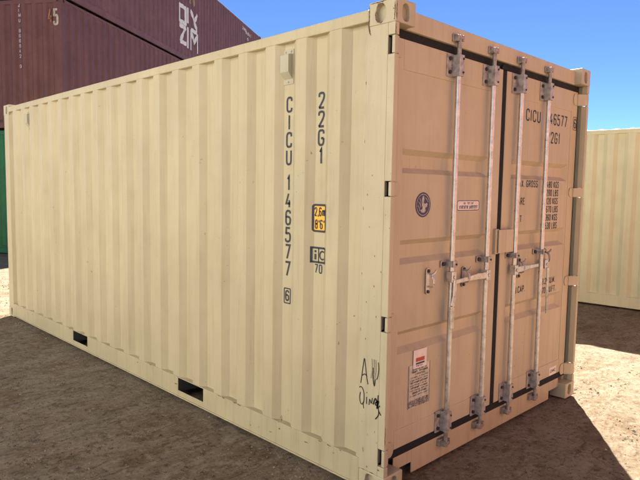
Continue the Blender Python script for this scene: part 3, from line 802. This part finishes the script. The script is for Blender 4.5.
# approval plate
MB().box(D-.0035, D-.001, .280, .486, .402, .654).build('approval_plate', 'plate', LD, bevel=.001)
mb = MB(); o_ = on_door(.0042)
for i, (a, b, h, th) in enumerate([(.31, .455, .011, .004), (.305, .465, .010, .004), (.33, .44, .009, .0028), (.30, .47, .006, .0022), (.295, .475, .006, .0022), (.30, .47, .008, .003), (.295, .47, .006, .0022), (.30, .46, .008, .003), (.295, .475, .006, .0022), (.32, .45, .009, .003), (.30, .47, .006, .0022)]):
    scribble(mb, a, b, .622-.0152*i, h, o_, rng, th)
[scribble(mb, .288, .480, .408+.0085*k, .006, o_, rng, .0032, .03) for k in range(5)]
for a in ([(.283, .405), (.283, .651)], [(.483, .405), (.483, .651)]):
    v, f = ribbon(a, .003); mb.add([o_(p.x, p.y) for p in v], f)
mb.build('plate_print', 'plate_dark', LD)
mb = MB(); rect2d(mb, .318, .446, .630, .737, on_door(.0055)); mb.build('paper_sticker', 'pink_white', LD)
mb = MB(); rect2d(mb, .342, .424, .668, .690, on_door(.0068)); mb.build('sticker_block', 'red', LD)
mb = MB(); rect2d(mb, .342, .424, .652, .662, on_door(.0068)); scribble(mb, .348, .420, .640, .007, on_door(.0068), rng, .0025); mb.build('sticker_block', 'navy', LD)
# maker's sticker low on the right leaf
mb = MB(); rect2d(mb, 2.105, 2.226, .208, .272, on_door(.0012, D)); mb.build('maker_sticker', 'pink_white', RD)
mb = MB(); text_into(mb, 'CIMC', 2.122, .228, .022, .026, .0055, on_door(.0022, D), .005); mb.build('maker_print', 'navy', RD)
# ================================================================= BACKGROUND CONTAINERS
Rc = thing('shipping_container', 'cream container seen side on behind the doors at the right edge', 'container', (1.6, 6.78, 0), R(3.2))
container_shell(Rc, L, H, 'cream_far', first=-.371, roof_edge=.035)
# stack of three on the left, turned away
UA = R(124.43); ux, uy = math.cos(UA), math.sin(UA); CX, CYY = -11.864, 2.963
HC = 2.896; LB = 15.25
def stacked(name, label, lift, Lx, mat, H=HC):
    o = thing(name, label, 'container', (CX+ux*Lx, CYY+uy*Lx, lift), UA, 'containers stacked behind on the left')
    p = container_shell(o, Lx, H, mat, first=-.40, deep=.55); return o, p
gr, _ = stacked('shipping_container', 'green container at the bottom of the stack, at the left edge', 0, 12.19, 'green')
m1, P1 = stacked('shipping_container', 'maroon container in the middle of the stack, with 45 on its end', HC+.025, LB, 'maroon')
m2, P2 = stacked('shipping_container', 'maroon container on top of the stack, with white logo on its side', 2*(HC+.025), LB, 'maroon2')
# marks on the stack: t = metres from the near corner along the long side, zl above the container base
def on_long(P, Lx, off=.004):
    pr = P[0]
    return lambda t, zl: (-Lx+t, Y0+prof_depth(pr, -Lx+t)-off, zl)
z2 = 2*(HC+.025)
def logo(glyphs, o3, parent):
    for nm, polys in glyphs:
        mb = MB()
        for q in polys:
            for kk, (a, b) in enumerate(zip(q, q[1:])):
                a, b = Vector(a), Vector(b); e = (b-a).normalized()*.035
                v, f = ribbon([a-e, b+e], .135, .02); lanes = 8; n = len(v)//2
                vv = [v[2*i].lerp(v[2*i+1], k/lanes) for i in range(n) for k in range(lanes+1)]
                ff = [(i*(lanes+1)+k, i*(lanes+1)+k+1, (i+1)*(lanes+1)+k+1, (i+1)*(lanes+1)+k) for i in range(n-1) for k in range(lanes)]
                mb.add([(p[0], p[1]-.0012*kk, p[2]) for p in (o3(p.x, p.y) for p in vv)], ff)
        mb.build(nm, 'white', parent)
o3 = on_long(P2, LB, .008)
ZB = 6.37-z2+.02; ZT = 7.03-z2
def gl(x0, x1, y0, y1, pts): return [(x0+(x1-x0)*a, y0+(y1-y0)*b) for a, b in pts]
logo([('logo_glyph', [gl(6.24, 6.72, ZB, ZB+.50, [(0, 1), (.9, 1), (.1, 0), (1, 0)])]),
      ('logo_glyph', [gl(6.89, 6.89, ZB-.06, ZB+.56, [(0, 0), (0, 1)])]),
      ('logo_glyph', [gl(7.14, 7.70, ZB-.06, ZB+.56, [(0, 0), (0, .95), (.5, .42), (1, .95), (1, 0)])]),
      ('logo_glyph', [gl(6.24, 6.70, ZT, ZT+.50, [(.5, 0), (0, 0), (0, 1), (1, 1), (1, 0), (.5, 0)])]),
      ('logo_glyph', [gl(6.89, 6.89, ZT+.12, ZT+.56, [(0, 0), (0, 1)])]),
      ('logo_glyph', [gl(7.16, 7.68, ZT-.06, ZT+.56, [(0, 1), (.8, .25)]), gl(7.16, 7.68, ZT-.06, ZT+.56, [(1, 1), (.55, .55)]), gl(7.16, 7.68, ZT-.06, ZT+.56, [(.1, 0), (.9, 0), (.9, .3)])])], o3, m2)
mb = MB(); text_into(mb, '2', 6.98, 7.80-z2, .20, .30, .06, o3, .06); text_into(mb, '0', 7.30, 7.80-z2, .20, .30, .06, o3, .06); mb.build('gold_print', 'gold', m2)
mb = MB(); text_into(mb, 'ZIMU', 12.55, 8.40-z2, .11, .14, .03, o3, .05); text_into(mb, '866842', 13.05, 8.33-z2, .09, .13, .026, o3, .03); text_into(mb, '45', 13.15, 8.1-z2, .09, .12, .024, o3, .03); mb.build('serial_print', 'white', m2)
# end of the middle container: s = metres leftwards from the near corner
z1_ = HC+.025
def on_end(off): return lambda s, zl: (-LB-off, s, zl)
def end_txt(name, mat, txt, s_right, zl, wd, ht, stk_, gap):
    """written left to right as seen from outside: s falls"""
    mb = MB(); x = 0
    for ch in txt:
        x += glyph_into(mb, ch, x, zl, wd, ht, stk_, lambda a, b: (-LB+.0005, s_right-a, b)) + gap
    return mb.build(name, mat, m1)
def mk_end(name, mat, ch, s_left, zl, wd, ht, stk_, plane):
    mb = MB(); glyph_into(mb, ch, 0, zl, wd, ht, stk_, lambda a, b: (-LB+plane, s_left-a, b)); return mb.build(name, mat, m1)
mk_end('size_digit', 'rusty_print', '4', .345, 5.26-z1_, .12, .32, .035, .0085)
mk_end('size_digit', 'cream_print', '5', .205, 5.20-z1_, .135, .37, .05, -.001)
for i, ch in enumerate('ZIMU 866842 9'):
    if ch != ' ': mk_end('serial_digit', 'grey_print', ch, 1.085, 5.64-z1_-.113*i, .052, .080, .016, .008)
# unseen containers added beside and behind the camera to bounce sunlight onto shaded faces
for k, (lab1, lab2) in enumerate((('unseen rust red container added to bounce light onto the closed doors', 'unseen pale grey container added to bounce light onto the long lettered wall'),
                                  ('unseen upper rust red container added to bounce more light onto the closed doors', 'unseen upper pale grey container added to bounce more light onto the lettered wall'))):
    n1 = thing('shipping_container', lab1, 'container', (5.4, -2.6, k*(HC+.025)), R(-90), 'unseen containers added for bounce light')
    container_shell(n1, 12.19, HC, 'rust_red')
    n2 = thing('shipping_container', lab2, 'container', (2.3, -5.4-W, k*(HC+.025)), 0, 'unseen containers added for bounce light')
    container_shell(n2, 12.19, HC, 'pale')
print('built', len(bpy.data.objects))
